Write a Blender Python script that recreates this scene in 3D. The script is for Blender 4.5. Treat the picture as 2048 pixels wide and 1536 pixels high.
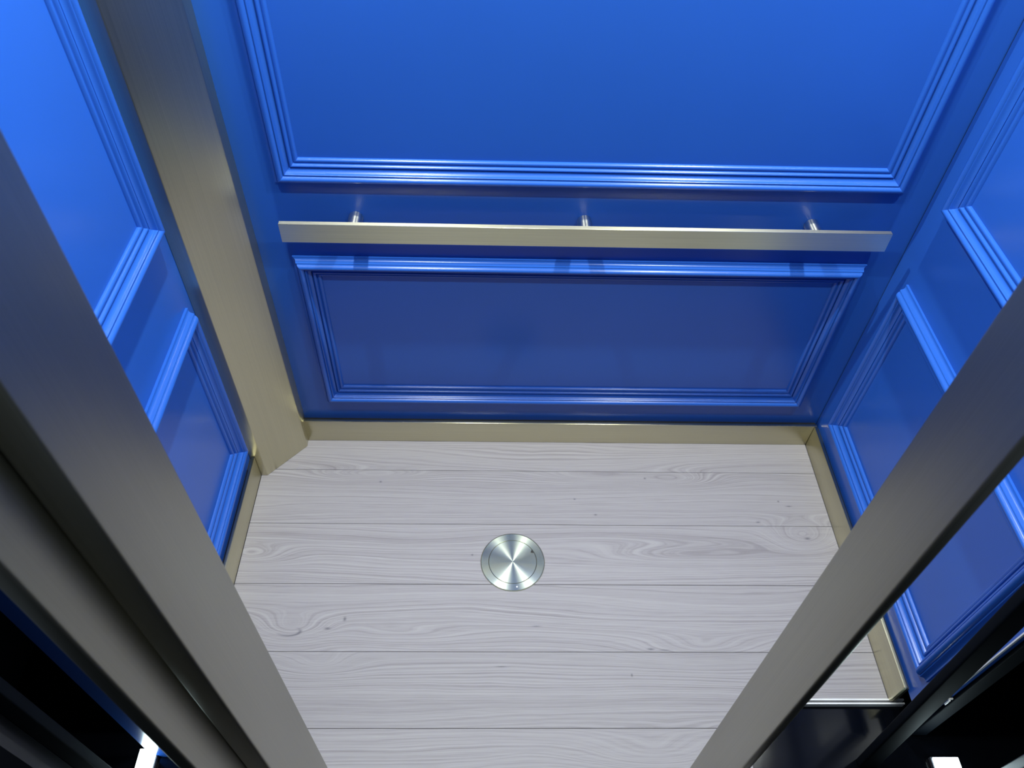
import bpy, bmesh, math
from mathutils import Vector, Matrix

# ------------------------------------------------------------------ scene, camera, world
for o in list(bpy.data.objects):
    bpy.data.objects.remove(o)
scene = bpy.context.scene
col = scene.collection
S = 1.5                                     # metres per working unit (cab floor is 1.1 units wide)

cam_d = bpy.data.cameras.new('camera')
cam = bpy.data.objects.new('camera', cam_d)
col.objects.link(cam)
cam_d.sensor_width = 36.0
cam_d.lens = 1545.97 / 2048 * 36.0
cam_d.clip_start = 0.02
_r = Vector((0.99957818, -0.00941477, 0.02747412))
_u = Vector((-0.01122642, 0.7472069, 0.66449667))
_f = Vector((0.02678494, 0.66452481, -0.74678601))
_m = Matrix((( _r.x, _u.x, -_f.x), (_r.y, _u.y, -_f.y), (_r.z, _u.z, -_f.z))).to_4x4()
_m.translation = Vector((-0.10178, -0.96453, 1.26358)) * S
cam.matrix_world = _m
cam_d.dof.use_dof = True
cam_d.dof.focus_distance = 1.95
cam_d.dof.aperture_fstop = 8.0
scene.camera = cam

scene.view_settings.view_transform = 'Standard'
scene.view_settings.look = 'None'
scene.view_settings.gamma = 1.0
scene.view_settings.use_curve_mapping = False
scene.view_settings.exposure = 0.0

world = bpy.data.worlds.new('world')
scene.world = world
world.use_nodes = True
bg = world.node_tree.nodes['Background']
bg.inputs['Color'].default_value = (0.55, 0.68, 0.85, 1)
bg.inputs['Strength'].default_value = 0.09

CEIL = 1.56
LIGHTS = [(-0.30, -0.115, 22.5), (0.385, -0.115, 22.5), (-0.30, -0.56, 11.5), (0.385, -0.56, 11.5)]
LIGHT_COL = (0.95, 1.0, 0.90)

# ------------------------------------------------------------------ materials
def new_mat(name):
    m = bpy.data.materials.new(name)
    m.use_nodes = True
    nt = m.node_tree
    return m, nt, nt.nodes['Principled BSDF']

def N(nt, typ, **kw):
    n = nt.nodes.new(typ)
    for k, v in kw.items():
        setattr(n, k, v)
    return n

def math_n(nt, op, a, b=None, c=None):
    n = nt.nodes.new('ShaderNodeMath')
    n.operation = op
    for i, v in enumerate((a, b, c)):
        if v is None:
            continue
        if hasattr(v, 'is_linked'):
            nt.links.new(v, n.inputs[i])
        else:
            n.inputs[i].default_value = v
    return n.outputs[0]

def ramp(nt, fac, stops):
    n = nt.nodes.new('ShaderNodeValToRGB')
    e = n.color_ramp.elements
    while len(e) < len(stops):
        e.new(0.5)
    for el, (p, c) in zip(e, stops):
        el.position = p
        el.color = (*c, 1)
    nt.links.new(fac, n.inputs[0])
    return n.outputs[0]

def noise(nt, vec, scale, detail=2.0, rough=0.5, dims='3D', w=None):
    n = nt.nodes.new('ShaderNodeTexNoise')
    n.noise_dimensions = dims
    n.inputs['Scale'].default_value = scale
    n.inputs['Detail'].default_value = detail
    n.inputs['Roughness'].default_value = rough
    if vec is not None:
        nt.links.new(vec, n.inputs['Vector'])
    if w is not None:
        nt.links.new(w, n.inputs['W'])
    return n.outputs['Fac']

def mapped(nt, scale=(1, 1, 1)):
    tc = nt.nodes.new('ShaderNodeTexCoord')
    mp = nt.nodes.new('ShaderNodeMapping')
    mp.inputs['Scale'].default_value = scale
    nt.links.new(tc.outputs['Object'], mp.inputs['Vector'])
    return mp.outputs['Vector']

def blue_paint():
    m, nt, b = new_mat('blue_satin_paint')
    v = mapped(nt)
    f = noise(nt, v, 2.2, 3)
    c = ramp(nt, f, [(0.3, (0.0205, 0.104, 0.475)), (0.7, (0.0220, 0.111, 0.505))])
    nt.links.new(c, b.inputs['Base Color'])
    f2 = noise(nt, v, 420, 2)
    bp = N(nt, 'ShaderNodeBump')
    bp.inputs['Strength'].default_value = 0.012
    bp.inputs['Distance'].default_value = 0.0006
    nt.links.new(f2, bp.inputs['Height'])
    nt.links.new(bp.outputs[0], b.inputs['Normal'])
    b.inputs['Roughness'].default_value = 0.25
    b.inputs['IOR'].default_value = 1.48
    return m

def steel(name, colr, rough, axis, stretch, aniso=0.0, rot=0.0, bump=0.05):
    m, nt, b = new_mat(name)
    b.inputs['Metallic'].default_value = 1.0
    v = mapped(nt, stretch)
    f = noise(nt, v, 1.0, 4, 0.65)
    c = ramp(nt, f, [(0.25, tuple(x * 0.9 for x in colr)), (0.75, tuple(min(1, x * 1.06) for x in colr))])
    nt.links.new(c, b.inputs['Base Color'])
    r = nt.nodes.new('ShaderNodeMapRange')
    r.inputs['To Min'].default_value = rough - 0.05
    r.inputs['To Max'].default_value = rough + 0.05
    nt.links.new(f, r.inputs['Value'])
    nt.links.new(r.outputs[0], b.inputs['Roughness'])
    if aniso:
        b.inputs['Anisotropic'].default_value = aniso
        b.inputs['Anisotropic Rotation'].default_value = rot
        if isinstance(axis, tuple):                 # straight brushing along a fixed direction
            t = N(nt, 'ShaderNodeCombineXYZ')
            for i in range(3):
                t.inputs[i].default_value = axis[i]
        else:                                       # turned: grooves run around the axis
            t = N(nt, 'ShaderNodeTangent')
            t.direction_type = 'RADIAL'
            t.axis = axis
        nt.links.new(t.outputs[0], b.inputs['Tangent'])
    if bump:
        bp = N(nt, 'ShaderNodeBump')
        bp.inputs['Strength'].default_value = bump
        bp.inputs['Distance'].default_value = 0.0004
        nt.links.new(f, bp.inputs['Height'])
        nt.links.new(bp.outputs[0], b.inputs['Normal'])
    return m

def plain(name, c, rough=0.5, metal=0.0, spec=None, vary=0.1):
    m, nt, b = new_mat(name)
    f = noise(nt, mapped(nt), 14, 3)
    cc = ramp(nt, f, [(0.3, tuple(x * (1 - vary) for x in c)), (0.7, tuple(x * (1 + vary) for x in c))])
    nt.links.new(cc, b.inputs['Base Color'])
    b.inputs['Roughness'].default_value = rough
    b.inputs['Metallic'].default_value = metal
    if spec is not None:
        b.inputs['Specular IOR Level'].default_value = spec
    return m

def emit(name, c, strength):
    m, nt, b = new_mat(name)
    b.inputs['Base Color'].default_value = (0.8, 0.8, 0.8, 1)
    b.inputs['Emission Color'].default_value = (*c, 1)
    b.inputs['Emission Strength'].default_value = strength
    return m

# knots of the wood: centre (working units), half sizes, strength of the grain swirl, dark core
KNOTS = [(0.488, -0.217, 0.040, 0.022, 0.060, 0.5), (-0.437, -0.405, 0.045, 0.020, 0.050, 1.0),
         (0.265, -0.434, 0.080, 0.017, 0.040, 0.0), (0.275, -0.092, 0.050, 0.014, 0.034, 0.0),
         (0.150, -0.085, 0.110, 0.016, 0.030, 0.0), (-0.380, -0.460, 0.045, 0.015, 0.028, 0.0),
         (0.300, -0.260, 0.150, 0.016, 0.040, 0.0), (-0.34, -0.085, 0.085, 0.012, 0.030, 0.0),
         (-0.250, -0.412, 0.090, 0.014, 0.034, 0.0), (-0.53, -0.262, 0.050, 0.016, 0.040, 0.0),
         (0.16, -0.60, 0.08, 0.022, 0.045, 0.0), (-0.12, -0.66, 0.12, 0.02, 0.045, 0.0)]
SPECKS = [(-0.375, -0.400, 0.0075, 0.0030), (-0.348, -0.383, 0.0035, 0.0055), (-0.133, -0.259, 0.0030, 0.0024),
          (0.460, -0.139, 0.0026, 0.0024), (0.172, -0.4350, 0.009, 0.0028), (0.195, -0.4365, 0.016, 0.0014),
          (0.496, -0.221, 0.0080, 0.0035), (0.205, -0.087, 0.0030, 0.0026), (0.062, -0.137, 0.0030, 0.0022),
          (0.478, -0.150, 0.0080, 0.0018), (-0.316, -0.100, 0.0032, 0.0026), (0.10, -0.172, 0.004, 0.0022),
          (-0.02, -0.395, 0.012, 0.0012), (-0.08, -0.465, 0.013, 0.0012), (0.135, -0.479, 0.0022, 0.0036),
          (0.250, -0.583, 0.003, 0.004), (0.41, -0.186, 0.006, 0.0022)]

def wood():
    m, nt, b = new_mat('pale_grey_wood')
    L = nt.links
    tc = N(nt, 'ShaderNodeTexCoord')
    sep = N(nt, 'ShaderNodeSeparateXYZ')
    L.new(tc.outputs['Object'], sep.inputs[0])
    X = math_n(nt, 'DIVIDE', sep.outputs[0], S)
    Y = math_n(nt, 'DIVIDE', sep.outputs[1], S)
    oi = N(nt, 'ShaderNodeObjectInfo')
    rnd = math_n(nt, 'MULTIPLY', oi.outputs['Random'], 37.0)
    cmb = N(nt, 'ShaderNodeCombineXYZ')
    L.new(math_n(nt, 'MULTIPLY', X, 1.5), cmb.inputs[0])
    L.new(math_n(nt, 'MULTIPLY', Y, 9.0), cmb.inputs[1])
    L.new(rnd, cmb.inputs[2])
    n1 = noise(nt, cmb.outputs[0], 1.0, 1.5, 0.45)
    cmb2 = N(nt, 'ShaderNodeCombineXYZ')
    L.new(math_n(nt, 'MULTIPLY', X, 9.0), cmb2.inputs[0])
    L.new(math_n(nt, 'MULTIPLY', Y, 40.0), cmb2.inputs[1])
    L.new(rnd, cmb2.inputs[2])
    n2 = noise(nt, cmb2.outputs[0], 1.0, 2.0, 0.5)
    F = math_n(nt, 'ADD', Y, math_n(nt, 'MULTIPLY', n1, 0.075))
    F = math_n(nt, 'ADD', F, math_n(nt, 'MULTIPLY', n2, 0.006))
    near = None
    for kx, ky, sx, sy, a, _ in KNOTS:
        dx = math_n(nt, 'DIVIDE', math_n(nt, 'SUBTRACT', X, kx), sx)
        dy = math_n(nt, 'DIVIDE', math_n(nt, 'SUBTRACT', Y, ky), sy)
        d2 = math_n(nt, 'ADD', math_n(nt, 'MULTIPLY', dx, dx), math_n(nt, 'MULTIPLY', dy, dy))
        g = math_n(nt, 'EXPONENT', math_n(nt, 'MULTIPLY', d2, -0.5))
        F = math_n(nt, 'ADD', F, math_n(nt, 'MULTIPLY', g, a))
        near = g if near is None else math_n(nt, 'MAXIMUM', near, g)
    W = math_n(nt, 'ADD', math_n(nt, 'MULTIPLY', F, 265.0), rnd)
    lines = noise(nt, None, 1.0, 3.0, 0.6, '1D', W)
    Wb = math_n(nt, 'ADD', math_n(nt, 'MULTIPLY', F, 32.0), rnd)
    broad = noise(nt, None, 1.0, 1.0, 0.5, '1D', Wb)
    # fine fibre streaks along the plank
    cmb3 = N(nt, 'ShaderNodeCombineXYZ')
    L.new(math_n(nt, 'MULTIPLY', X, 14.0), cmb3.inputs[0])
    L.new(math_n(nt, 'MULTIPLY', Y, 620.0), cmb3.inputs[1])
    L.new(rnd, cmb3.inputs[2])
    fib = noise(nt, cmb3.outputs[0], 1.0, 3.0, 0.6)
    # patches where the figure is strong or faint
    cmb4 = N(nt, 'ShaderNodeCombineXYZ')
    L.new(math_n(nt, 'MULTIPLY', X, 4.0), cmb4.inputs[0])
    L.new(math_n(nt, 'MULTIPLY', Y, 14.0), cmb4.inputs[1])
    L.new(rnd, cmb4.inputs[2])
    pat = noise(nt, cmb4.outputs[0], 1.0, 2.0)
    amp = math_n(nt, 'MULTIPLY_ADD', pat, 1.3, 0.15)
    amp = math_n(nt, 'MAXIMUM', amp, math_n(nt, 'MULTIPLY', near, 0.8))
    v = math_n(nt, 'MULTIPLY', math_n(nt, 'SUBTRACT', lines, 0.5), amp)
    v = math_n(nt, 'ADD', math_n(nt, 'MULTIPLY', v, 1.15), 0.5)
    v = math_n(nt, 'ADD', v, math_n(nt, 'MULTIPLY', math_n(nt, 'SUBTRACT', broad, 0.5), 0.32))
    v = math_n(nt, 'ADD', v, math_n(nt, 'MULTIPLY', math_n(nt, 'SUBTRACT', fib, 0.5), 0.50))
    c = ramp(nt, v, [(0.0, (0.182, 0.163, 0.178)), (0.30, (0.272, 0.250, 0.268)), (0.52, (0.338, 0.316, 0.335)),
                     (0.78, (0.386, 0.363, 0.381)), (1.0, (0.455, 0.432, 0.450))])
    # dark specks, resin streaks and the knots' cores
    dark = None
    for kx, ky, sx, sy in SPECKS:
        dx = math_n(nt, 'DIVIDE', math_n(nt, 'SUBTRACT', X, kx), sx)
        dy = math_n(nt, 'DIVIDE', math_n(nt, 'SUBTRACT', Y, ky), sy)
        d2 = math_n(nt, 'ADD', math_n(nt, 'MULTIPLY', dx, dx), math_n(nt, 'MULTIPLY', dy, dy))
        g = math_n(nt, 'EXPONENT', math_n(nt, 'MULTIPLY', d2, -2.2))
        dark = g if dark is None else math_n(nt, 'MAXIMUM', dark, g)
    # crescent of the big knot
    for kx, ky, a0, b0 in ((-0.440, -0.405, 0.021, 0.0085),):
        dx = math_n(nt, 'DIVIDE', math_n(nt, 'SUBTRACT', X, kx), a0)
        dy = math_n(nt, 'DIVIDE', math_n(nt, 'SUBTRACT', Y, ky), b0)
        rr = math_n(nt, 'SQRT', math_n(nt, 'ADD', math_n(nt, 'MULTIPLY', dx, dx), math_n(nt, 'MULTIPLY', dy, dy)))
        q = math_n(nt, 'DIVIDE', math_n(nt, 'SUBTRACT', rr, 0.95), 0.15)
        g = math_n(nt, 'EXPONENT', math_n(nt, 'MULTIPLY', math_n(nt, 'MULTIPLY', q, q), -1.0))
        side = math_n(nt, 'SUBTRACT', math_n(nt, 'MULTIPLY', dx, 0.75), dy)
        side = math_n(nt, 'MINIMUM', math_n(nt, 'MAXIMUM', math_n(nt, 'MULTIPLY_ADD', side, 0.7, 0.25), 0.0), 1.0)
        dark = math_n(nt, 'MAXIMUM', dark, math_n(nt, 'MULTIPLY', g, side))
    mx = N(nt, 'ShaderNodeMix')
    mx.data_type = 'RGBA'
    L.new(math_n(nt, 'MULTIPLY', dark, 0.8), mx.inputs['Factor'])
    L.new(c, mx.inputs[6])
    mx.inputs[7].default_value = (0.10, 0.095, 0.12, 1)
    # shade of each board
    sh = math_n(nt, 'MULTIPLY_ADD', oi.outputs['Random'], 0.08, 0.96)
    hs = N(nt, 'ShaderNodeHueSaturation')
    L.new(mx.outputs[2], hs.inputs['Color'])
    L.new(sh, hs.inputs['Value'])
    L.new(hs.outputs[0], b.inputs['Base Color'])
    bp = N(nt, 'ShaderNodeBump')
    bp.inputs['Strength'].default_value = 0.12
    bp.inputs['Distance'].default_value = 0.0006
    L.new(v, bp.inputs['Height'])
    L.new(bp.outputs[0], b.inputs['Normal'])
    b.inputs['Roughness'].default_value = 0.52
    b.inputs['Specular IOR Level'].default_value = 0.35
    return m

STEEL_C = (0.60, 0.585, 0.515)
M = dict(
    blue=blue_paint(),
    wood=wood(),
    rail=steel('brushed_steel_rail', (0.86, 0.82, 0.62), 0.41, (1, 0, 0), (3, 900, 900), 0.75, 0.25),
    base=steel('brushed_steel_baseboard', (0.62, 0.58, 0.41), 0.33, (1, 0, 0), (3, 700, 700), 0.8, 0.25),
    base_y=steel('brushed_steel_side_baseboard', (0.62, 0.58, 0.41), 0.36, (0, 1, 0), (700, 3, 700), 0.7, 0.25),
    column=steel('satin_steel_column', (0.60, 0.56, 0.395), 0.37, (0, 0, 1), (500, 500, 2), 0.6, 0.25, 0.02),
    jamb=steel('satin_steel_jamb', (0.41, 0.40, 0.335), 0.42, (0, 0, 1), (500, 500, 2), 0.5, 0.25, 0.02),
    disc=steel('spun_steel', (0.66, 0.70, 0.58), 0.24, 'Z', (0.5, 0.5, 0.5), 0.88, 0.25, 0.0),
    turned=steel('turned_steel', (0.80, 0.79, 0.70), 0.34, 'Y', (60, 60, 60), 0.85, 0.25, 0.0),
    gap=plain('black_recess', (0.008, 0.008, 0.010), 0.6),
    channel=plain('dark_steel_channel', (0.10, 0.10, 0.085), 0.4, 0.8),
    black=plain('gloss_black', (0.0015, 0.002, 0.0035), 0.12, 0.0, 0.3),
    blackbar=plain('black_profile', (0.005, 0.007, 0.011), 0.7, 0.0, 0.03),
    shaft=plain('black_shaft', (0.004, 0.005, 0.008), 0.6, 0.0, 0.2),
    darkgrey=plain('charcoal_profile', (0.035, 0.037, 0.048), 0.45),
    sill=plain('bright_aluminium', (0.80, 0.80, 0.82), 0.35, 0.0),
    ceil=plain('pale_ceiling_panel', (0.40, 0.40, 0.39), 0.5),
    white=plain('white_trim', (0.75, 0.75, 0.75), 0.4),
    lens=emit('downlight_lens', LIGHT_COL, 12.0),
    strip=emit('strip_light_lens', (0.72, 0.94, 1.0), 16.0),
    joint=plain('dark_joint', (0.22, 0.21, 0.23), 0.8),
)

# ------------------------------------------------------------------ builders
def obj(name, verts, faces, mat, parent=None, smooth=None, bevel=0.0, segs=2):
    me = bpy.data.meshes.new(name)
    me.from_pydata([(x * S, y * S, z * S) for x, y, z in verts], [], faces)
    bm = bmesh.new()
    bm.from_mesh(me)
    bmesh.ops.recalc_face_normals(bm, faces=bm.faces)
    if bevel:
        bmesh.ops.bevel(bm, geom=list(bm.edges), offset=bevel * S, segments=segs, affect='EDGES', profile=0.5)
    bm.to_mesh(me)
    bm.free()
    if smooth is not None:
        me.shade_smooth()
        me.set_sharp_from_angle(angle=math.radians(smooth))
    me.materials.append(mat)
    o = bpy.data.objects.new(name, me)
    col.objects.link(o)
    if parent is not None:
        o.parent = parent
    return o

def box_vf(x0, x1, y0, y1, z0, z1):
    v = [(x0, y0, z0), (x1, y0, z0), (x1, y1, z0), (x0, y1, z0), (x0, y0, z1), (x1, y0, z1), (x1, y1, z1), (x0, y1, z1)]
    f = [(0, 1, 2, 3), (4, 5, 6, 7), (0, 1, 5, 4), (1, 2, 6, 5), (2, 3, 7, 6), (3, 0, 4, 7)]
    return v, f

def box(name, x0, x1, y0, y1, z0, z1, mat, parent=None, bevel=0.0, segs=2):
    v, f = box_vf(x0, x1, y0, y1, z0, z1)
    return obj(name, v, f, mat, parent, 40 if bevel else None, bevel, segs)

def prism(name, plan, z0, z1, mat, parent=None, bevel=0.0, segs=2):
    n = len(plan)
    v = [(x, y, z0) for x, y in plan] + [(x, y, z1) for x, y in plan]
    f = [tuple(range(n)), tuple(range(n, 2 * n))] + [(i, (i + 1) % n, n + (i + 1) % n, n + i) for i in range(n)]
    return obj(name, v, f, mat, parent, 40 if bevel else None, bevel, segs)

def lathe(name, prof, mat, parent=None, origin=(0, 0, 0), axis='Z', n=64, smooth=35):
    """prof: list of (radius, height); closed at radius 0 ends"""
    v, f = [], []
    for r, h in prof:
        for k in range(n):
            a = 2 * math.pi * k / n
            p = (r * math.cos(a), r * math.sin(a), h)
            if axis == 'Y':
                p = (p[0], h, p[1])
            v.append(tuple(p[i] + origin[i] for i in range(3)))
    for i in range(len(prof) - 1):
        for k in range(n):
            k2 = (k + 1) % n
            f.append((i * n + k, i * n + k2, (i + 1) * n + k2, (i + 1) * n + k))
    f.append(tuple(range(n)))
    f.append(tuple((len(prof) - 1) * n + k for k in range(n)))
    return obj(name, v, f, mat, parent, smooth)

def tag(o, label, cat=None, group=None, kind=None):
    o['label'] = label
    if cat:
        o['category'] = cat
    if group:
        o['group'] = group
    if kind:
        o['kind'] = kind
    return o

def empty(name, loc):
    e = bpy.data.objects.new(name, None)
    e.location = tuple(c * S for c in loc)
    e.empty_display_size = 0.05
    col.objects.link(e)
    return e

def adopt(parent, *kids):
    """parent already placed meshes without moving them (parents only translate)"""
    for k in kids:
        k.parent = parent
        k.matrix_parent_inverse = Matrix.Translation(-Vector(parent.location))

# panel moulding: (distance from the outer edge, height off the wall)
def arc(cx, cy, rx, ry, a0, a1, n):
    return [(cx + rx * math.cos(math.radians(a0 + (a1 - a0) * i / n)), cy + ry * math.sin(math.radians(a0 + (a1 - a0) * i / n))) for i in range(n + 1)]

PROFILE = ([(0.0, 0.0), (0.0, 0.0032)] + arc(0.0006, 0.0080, 0.0046, 0.0046, -80, -12, 5)
           + [(0.0056, 0.0090), (0.0060, 0.0106), (0.0070, 0.0112), (0.0076, 0.0100)]
           + arc(0.0130, 0.0100, 0.0052, 0.0062, 176, 22, 11)
           + [(0.0184, 0.0112), (0.0190, 0.0126), (0.0204, 0.0126)]
           + arc(0.0272, 0.0126, 0.0064, 0.0062, 185, 262, 6)
           + [(0.0266, 0.0040), (0.0274, 0.0042)]
           + arc(0.0302, 0.0042, 0.0027, 0.0030, 175, 10, 6)
           + [(0.0336, 0.0030)] + arc(0.0366, 0.0026, 0.0028, 0.0018, 165, 20, 5)
           + [(0.0405, 0.0010), (0.0405, 0.0)])
PROFILE = [(u, h * 1.2) for u, h in PROFILE]

def moulding_frame(wall, to_xyz, a0, a1, b0, b1):
    """four mitred lengths around a rectangle; to_xyz maps wall coordinates (a, b, height)"""
    def length(c0, c1, in0, in1):
        n = len(PROFILE)
        v = []
        for c, d in ((c0, in0), (c1, in1)):
            for u, h in PROFILE:
                v.append(to_xyz(c[0] + d[0] * u, c[1] + d[1] * u, h))
        f = [tuple(range(n)), tuple(range(n, 2 * n))]
        f += [(i, i + 1, n + i + 1, n + i) for i in range(n - 1)] + [(n - 1, 0, n, 2 * n - 1)]
        return obj('panel_moulding', v, f, M['blue'], wall, 28)
    length((a0, b0), (a1, b0), (1, 1), (-1, 1))
    length((a0, b1), (a1, b1), (1, -1), (-1, -1))
    length((a0, b0), (a0, b1), (1, 1), (1, -1))
    length((a1, b0), (a1, b1), (-1, 1), (-1, -1))

# ------------------------------------------------------------------ the cab: walls
WX = 0.560          # side walls
WY = 0.0152         # back wall
ZB = 0.050          # bottom edge of the wall panels
wb = box('wall_back', -0.52, WX + 0.0005, WY, WY + 0.012, ZB, CEIL, M['blue'])
tag(wb, 'glossy blue panelled back wall of the lift cab behind the steel handrail', kind='structure')
wr = box('wall_right', WX, WX + 0.012, -0.565, WY - 0.0018, ZB, CEIL, M['blue'])
tag(wr, 'blue panelled side wall right of the handrail, no corner column', kind='structure')
wl = box('wall_left', -WX - 0.012, -WX, -0.565, -0.05, ZB, CEIL, M['blue'])
tag(wl, 'blue panelled side wall left of the chamfered steel corner column', kind='structure')

LOW0, LOW1, UP0, UP1 = 0.1145, 0.4675, 0.6050, CEIL - 0.09
back = lambda a, b, h: (a, WY - h, b)
right = lambda a, b, h: (WX - h, a, b)
left = lambda a, b, h: (-WX + h, a, b)
moulding_frame(wb, back, -0.4225, 0.5085, LOW0, LOW1)
moulding_frame(wb, back, -0.4225, 0.5125, UP0, UP1)
moulding_frame(wr, right, -0.533, -0.035, LOW0, LOW1)
moulding_frame(wr, right, -0.533, -0.035, UP0, UP1)
moulding_frame(wl, left, -0.533, -0.1075, LOW0 - 0.004, LOW1 - 0.004)
moulding_frame(wl, left, -0.533, -0.1075, UP0 - 0.004, UP1)
# dark joint behind the open corner between back and right wall
box('corner_joint', WX + 0.0006, WX + 0.012, WY - 0.0017, WY + 0.012, ZB, CEIL, M['gap'], wb)

# baseboards (floor line at +-0.55 and y = 0), with a dark channel behind them
HB = 0.0609
bb = box('baseboard_back', -0.474, 0.5562, 0.0, 0.0065, 0.0, HB, M['base'], None, 0.0014, 2)
tag(bb, 'brushed steel baseboard along the back wall under the handrail', kind='structure')
box('channel', -0.474, 0.5562, 0.0066, 0.0150, 0.0, HB - 0.006, M['channel'], bb)
br = box('baseboard_right', 0.55, 0.5560, -0.5215, -0.0002, 0.0, HB, M['base_y'], None, 0.0014, 2)
tag(br, 'brushed steel baseboard along the right blue wall', kind='structure')
box('channel', 0.5561, 0.5599, -0.5215, 0.0, 0.0, HB - 0.006, M['channel'], br)
bl = box('baseboard_left', -0.5560, -0.55, -0.533, -0.0872, 0.0, HB, M['base_y'], None, 0.0014, 2)
tag(bl, 'brushed steel baseboard along the left blue wall', kind='structure')
box('channel', -0.5599, -0.5561, -0.533, -0.0872, 0.0, HB - 0.006, M['channel'], bl)

# chamfered corner column, back left
cc = prism('trim_1', [(-0.4735, WY + 0.010), (-0.4722, -0.0150), (-0.5375, -0.0869), (-0.5599, -0.0869), (-0.5599, WY + 0.010)],
           0.0, CEIL, M['column'], None, 0.0012, 2)
tag(cc, 'satin steel chamfered corner column between the left and back blue walls', kind='structure')

# ceiling
ce = box('ceiling', -0.58, 0.58, -0.64, WY + 0.02, CEIL, CEIL + 0.02, M['ceil'])
tag(ce, 'pale ceiling of the lift cab holding four downlights', kind='structure')

# ------------------------------------------------------------------ floor of separate planks
SEAM0, PITCH = -0.0719, -0.1227
HATCH = (-0.0593, -0.2728, 0.0559)
fl = box('floor', -0.56, 0.56, -0.516, 0.012, -0.012, -0.0042, M['joint'])
tag(fl, 'pale grey wood plank floor of the lift cab', kind='structure')
G = 0.00028
rows = [0.012] + [SEAM0 + k * PITCH for k in range(6)] + [-0.76]
FRONT = -0.5165
DL, DR = -0.422, 0.3055       # doorway
def plank(outline):
    n = len(outline)
    v = [(x, y, -0.004) for x, y in outline] + [(x, y, -0.0006) for x, y in outline]
    # eased top edge
    cx = sum(p[0] for p in outline) / n
    v += [(x, y, 0.0) for x, y in inset(outline, 0.0004)]
    f = [tuple(range(n)), tuple(range(2 * n, 3 * n))]
    for a in (0, n):
        f += [(a + i, a + (i + 1) % n, a + n + (i + 1) % n, a + n + i) for i in range(n)]
    return obj('plank', v, f, M['wood'], fl)

def inset(poly, d):
    out = []
    n = len(poly)
    for i in range(n):
        p0, p1, p2 = Vector(poly[i - 1]), Vector(poly[i]), Vector(poly[(i + 1) % n])
        e1, e2 = (p1 - p0).normalized(), (p2 - p1).normalized()
        n1, n2 = Vector((-e1.y, e1.x)), Vector((-e2.y, e2.x))
        b = (n1 + n2)
        b = b / max(1e-6, b.dot(n1)) if b.length > 1e-6 else n1
        out.append(tuple(p1 + b * d))
    return out

for i in range(len(rows) - 1):
    ya, yb = rows[i] - G, rows[i + 1] + G          # ya behind, yb in front
    if yb > FRONT:
        plank([(-0.5498, yb), (0.5498, yb), (0.5498, ya), (-0.5498, ya)])
    elif ya > FRONT:
        plank([(-0.5498, FRONT), (DL, FRONT), (DL, yb), (DR, yb), (DR, FRONT), (0.5498, FRONT), (0.5498, ya), (-0.5498, ya)])
    else:
        plank([(DL, yb), (DR, yb), (DR, ya), (DL, ya)])
box('doorway_base', DL, DR, -0.76, -0.5165, -0.012, -0.0042, M['joint'], fl)
# bright double lip of the cab floor beside the doorway
for x0, x1 in ((DR + 0.001, 0.575), (-0.56, DL - 0.001)):
    box('sill_strip', x0, x1, -0.5195, -0.5167, -0.010, 0.0006, M['sill'], fl)
    box('sill_strip', x0, x1, -0.5252, -0.5226, -0.012, -0.0006, M['sill'], fl)

# ------------------------------------------------------------------ floor disc
hx, hy, hr = HATCH
e = empty('floor_disc', (hx, hy, 0.0))
tag(e, 'round spun steel cover set in the wood floor', 'floor cover')
ring = lathe('rim', [(hr + 0.0012, 0.0002), (hr + 0.0012, 0.0009), (hr + 0.0007, 0.0014), (0.0440, 0.0014), (0.0437, 0.0010), (0.0436, 0.0002)],
             M['disc'], None, (hx, hy, 0), 'Z', 96)
lid = lathe('lid', [(0.0431, 0.0002), (0.0431, 0.0011), (0.0428, 0.0014), (0.0005, 0.0014)], M['disc'], None, (hx, hy, 0), 'Z', 96)
gapr = lathe('groove', [(0.0437, 0.0002), (0.0437, 0.0006), (0.0430, 0.0006), (0.0430, 0.0002)], M['gap'], None, (hx, hy, 0), 'Z', 96)
seal = lathe('seal', [(hr + 0.0024, 0.00005), (hr + 0.0024, 0.0006), (hr + 0.0011, 0.0007), (hr + 0.0011, 0.00005)], M['channel'], None, (hx, hy, 0), 'Z', 96)
notch = prism('finger_notch', [(hx + 0.0330, hy + 0.0185), (hx + 0.0385, hy + 0.0175), (hx + 0.0375, hy + 0.0205), (hx + 0.0350, hy + 0.0245)], 0.0013, 0.00155, M['gap'])
screw = lathe('screw', [(0.0016, 0.0013), (0.0016, 0.0017), (0.0008, 0.0020), (0.0002, 0.0020)], M['sill'], None, (hx + 0.007, hy - 0.0497, 0), 'Z', 20)
adopt(e, ring, lid, gapr, seal, notch, screw)

# ------------------------------------------------------------------ handrail
RY, RZ0, RZ1, RX0, RX1 = -0.030, 0.5280, 0.5612, -0.4183, 0.4993
e = empty('handrail', ((RX0 + RX1) / 2, RY, RZ0))
tag(e, 'flat brushed steel handrail bar on three round standoffs', 'handrail')
bar = box('bar', RX0, RX1, RY, RY + 0.0080, RZ0, RZ1, M['rail'], None, 0.0004, 1)
adopt(e, bar)
for bx in (-0.3115, 0.0385, 0.3920):
    st = lathe('standoff', [(0.0108, RY + 0.0079), (0.0108, WY - 0.0008), (0.0102, WY)], M['turned'], None, (bx, 0, (RZ0 + RZ1) / 2 - 0.001), 'Y', 48)
    adopt(e, st)

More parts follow.
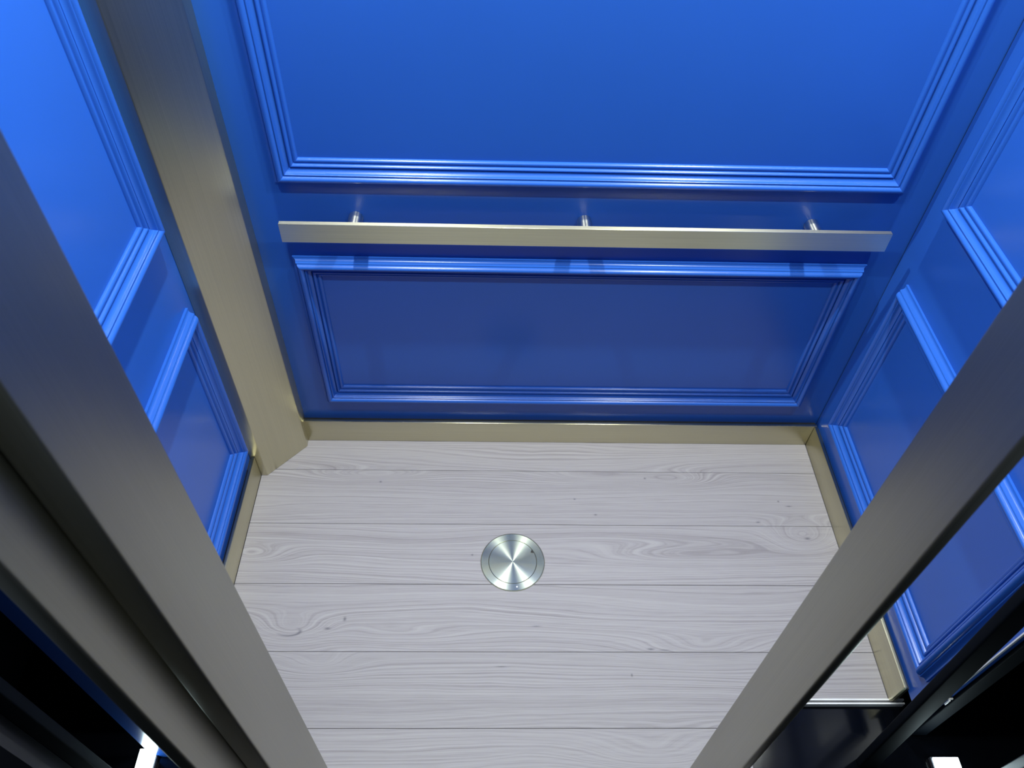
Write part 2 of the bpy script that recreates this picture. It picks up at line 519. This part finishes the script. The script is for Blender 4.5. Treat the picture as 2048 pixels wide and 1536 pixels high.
# ------------------------------------------------------------------ door frame in front of the cab
TOPZ = 1.50
j1 = box('trim_2', -0.3662, -0.3403, -0.7132, -0.620, 0.0003, TOPZ, M['jamb'], None, 0.003, 3)
tag(j1, 'satin steel door jamb on the left, next to the wood floor', kind='structure')
j2 = box('trim_3', -0.3812, -0.3664, -0.7571, -0.690, 0.0003, TOPZ, M['jamb'], None, 0.003, 3)
tag(j2, 'outer satin steel jamb step at the far left, nearest the camera', kind='structure')
j3 = box('trim_4', 0.2070, 0.2178, -0.6936, -0.620, 0.0003, TOPZ, M['jamb'], None, 0.003, 3)
tag(j3, 'narrow satin steel door jamb on the right crossing the side wall', kind='structure')

# black ground around the cab
gf = box('landing_floor', -0.9, 0.9, -1.6, 0.10, -0.03, -0.0125, M['black'])
tag(gf, 'polished black floor in front of the lift cab', kind='structure')

for side, sx in (('left', -1), ('right', 1)):
    sw = box('wall_shaft_' + side, min(sx * 0.86, sx * 0.88), max(sx * 0.86, sx * 0.88), -0.664, 0.10, -0.0124, TOPZ, M['shaft'])
    tag(sw, 'black shaft wall in the dark gap on the %s of the lift cab' % side, kind='structure')

# blue edge plate and black profiles beside the cab
pl = box('trim_5', -0.6115, -0.5885, -0.600, -0.594, -0.0124, TOPZ, M['blue'])
tag(pl, 'narrow blue upright strip beside the lit gap at the far left', kind='structure')
lb = box('trim_6', -0.640, -0.6115, -0.664, -0.650, -0.0124, TOPZ, M['blackbar'], None, 0.002, 3)
tag(lb, 'black upright profile at the bottom left corner', kind='structure')
lg = box('trim_7', -0.95, -0.640, -0.690, -0.664, -0.0124, TOPZ, M['darkgrey'])
tag(lg, 'charcoal panel at the bottom left corner', kind='structure')
# right side: leaning black strip, black end frame of the wall, outer charcoal profile
v = []
for z, x in ((-0.0124, 0.474), (1.20, 0.3855)):
    v += [(x, -0.618, z), (x + 0.030, -0.618, z), (x + 0.030, -0.604, z), (x, -0.604, z)]
f = [(0, 1, 2, 3), (4, 5, 6, 7), (0, 1, 5, 4), (1, 2, 6, 5), (2, 3, 7, 6), (3, 0, 4, 7)]
bs = obj('door_edge_strip', v, f, M['blackbar'], None, 40, 0.003, 3)
tag(bs, 'black slightly leaning door edge strip right of the steel jamb', 'strip')
re_ = box('trim_8', 0.5722, 0.5990, -0.5700, -0.5580, -0.0124, TOPZ, M['blackbar'], None, 0.002, 3)
tag(re_, 'black end frame of the right blue wall', kind='structure')
rg = box('trim_9', 0.6230, 0.650, -0.664, -0.650, -0.0124, TOPZ, M['darkgrey'], None, 0.002, 3)
tag(rg, 'charcoal upright profile at the bottom right corner', kind='structure')

box('edge_trim', 0.5590, 0.5622, -0.5670, -0.5651, ZB, CEIL, M['sill'], wr)
# small bright clip where the sill meets the right wall's end
e = empty('corner_clip', (0.566, -0.5685, 0.143))
tag(e, 'tiny bright steel clip at the front edge of the right wall', 'clip')
k1 = box('plate', 0.5600, 0.5705, -0.5690, -0.5655, 0.142, 0.1455, M['sill'], None, 0.0006, 2)
k2 = box('tongue', 0.5640, 0.5660, -0.5715, -0.5690, 0.128, 0.1450, M['sill'], None, 0.0006, 2)
adopt(e, k1, k2)

# ------------------------------------------------------------------ lamps
def strip_light(x0, x1, y0, y1, label):
    e = empty('strip_light', ((x0 + x1) / 2, (y0 + y1) / 2, -0.0124))
    tag(e, label, 'strip light', 'strip lights in the gaps beside the cab')
    h = box('housing', x0 - 0.002, x1 + 0.002, y0 - 0.002, y1 + 0.002, -0.0124, -0.004, M['darkgrey'], None, 0.001, 2)
    d = box('diffuser', x0, x1, y0, y1, -0.004, 0.0, M['strip'], None, 0.001, 2)
    adopt(e, h, d)
strip_light(-0.630, -0.605, -0.70, -0.592, 'white glowing strip light in the gap beside the blue upright strip')
strip_light(0.590, 0.630, -0.70, -0.606, 'white glowing strip light at the bottom right edge of the picture')

QUAD = ('left rear', 'right rear', 'left front', 'right front')
for (lx, ly, pw), q in zip(LIGHTS, QUAD):
    e = empty('downlight', (lx, ly, CEIL))
    tag(e, 'round recessed ceiling downlight, %s of the four' % q, 'downlight', 'downlights in the cab ceiling')
    a = lathe('trim_ring', [(0.036, CEIL - 0.0001), (0.036, CEIL - 0.003), (0.030, CEIL - 0.004), (0.0285, CEIL - 0.0001)], M['white'], None, (lx, ly, 0), 'Z', 40)
    b = lathe('lens', [(0.0284, CEIL - 0.0002), (0.0284, CEIL - 0.002), (0.001, CEIL - 0.002)], M['lens'], None, (lx, ly, 0), 'Z', 40)
    adopt(e, a, b)
    ld = bpy.data.lights.new('downlight_lamp', 'AREA')
    ld.shape = 'DISK'
    ld.size = 0.024 * S
    ld.energy = pw
    ld.color = LIGHT_COL
    lo = bpy.data.objects.new('downlight_lamp', ld)
    col.objects.link(lo)
    lo.location = (lx * S, ly * S, (CEIL - 0.0055) * S)
    adopt(e, lo)
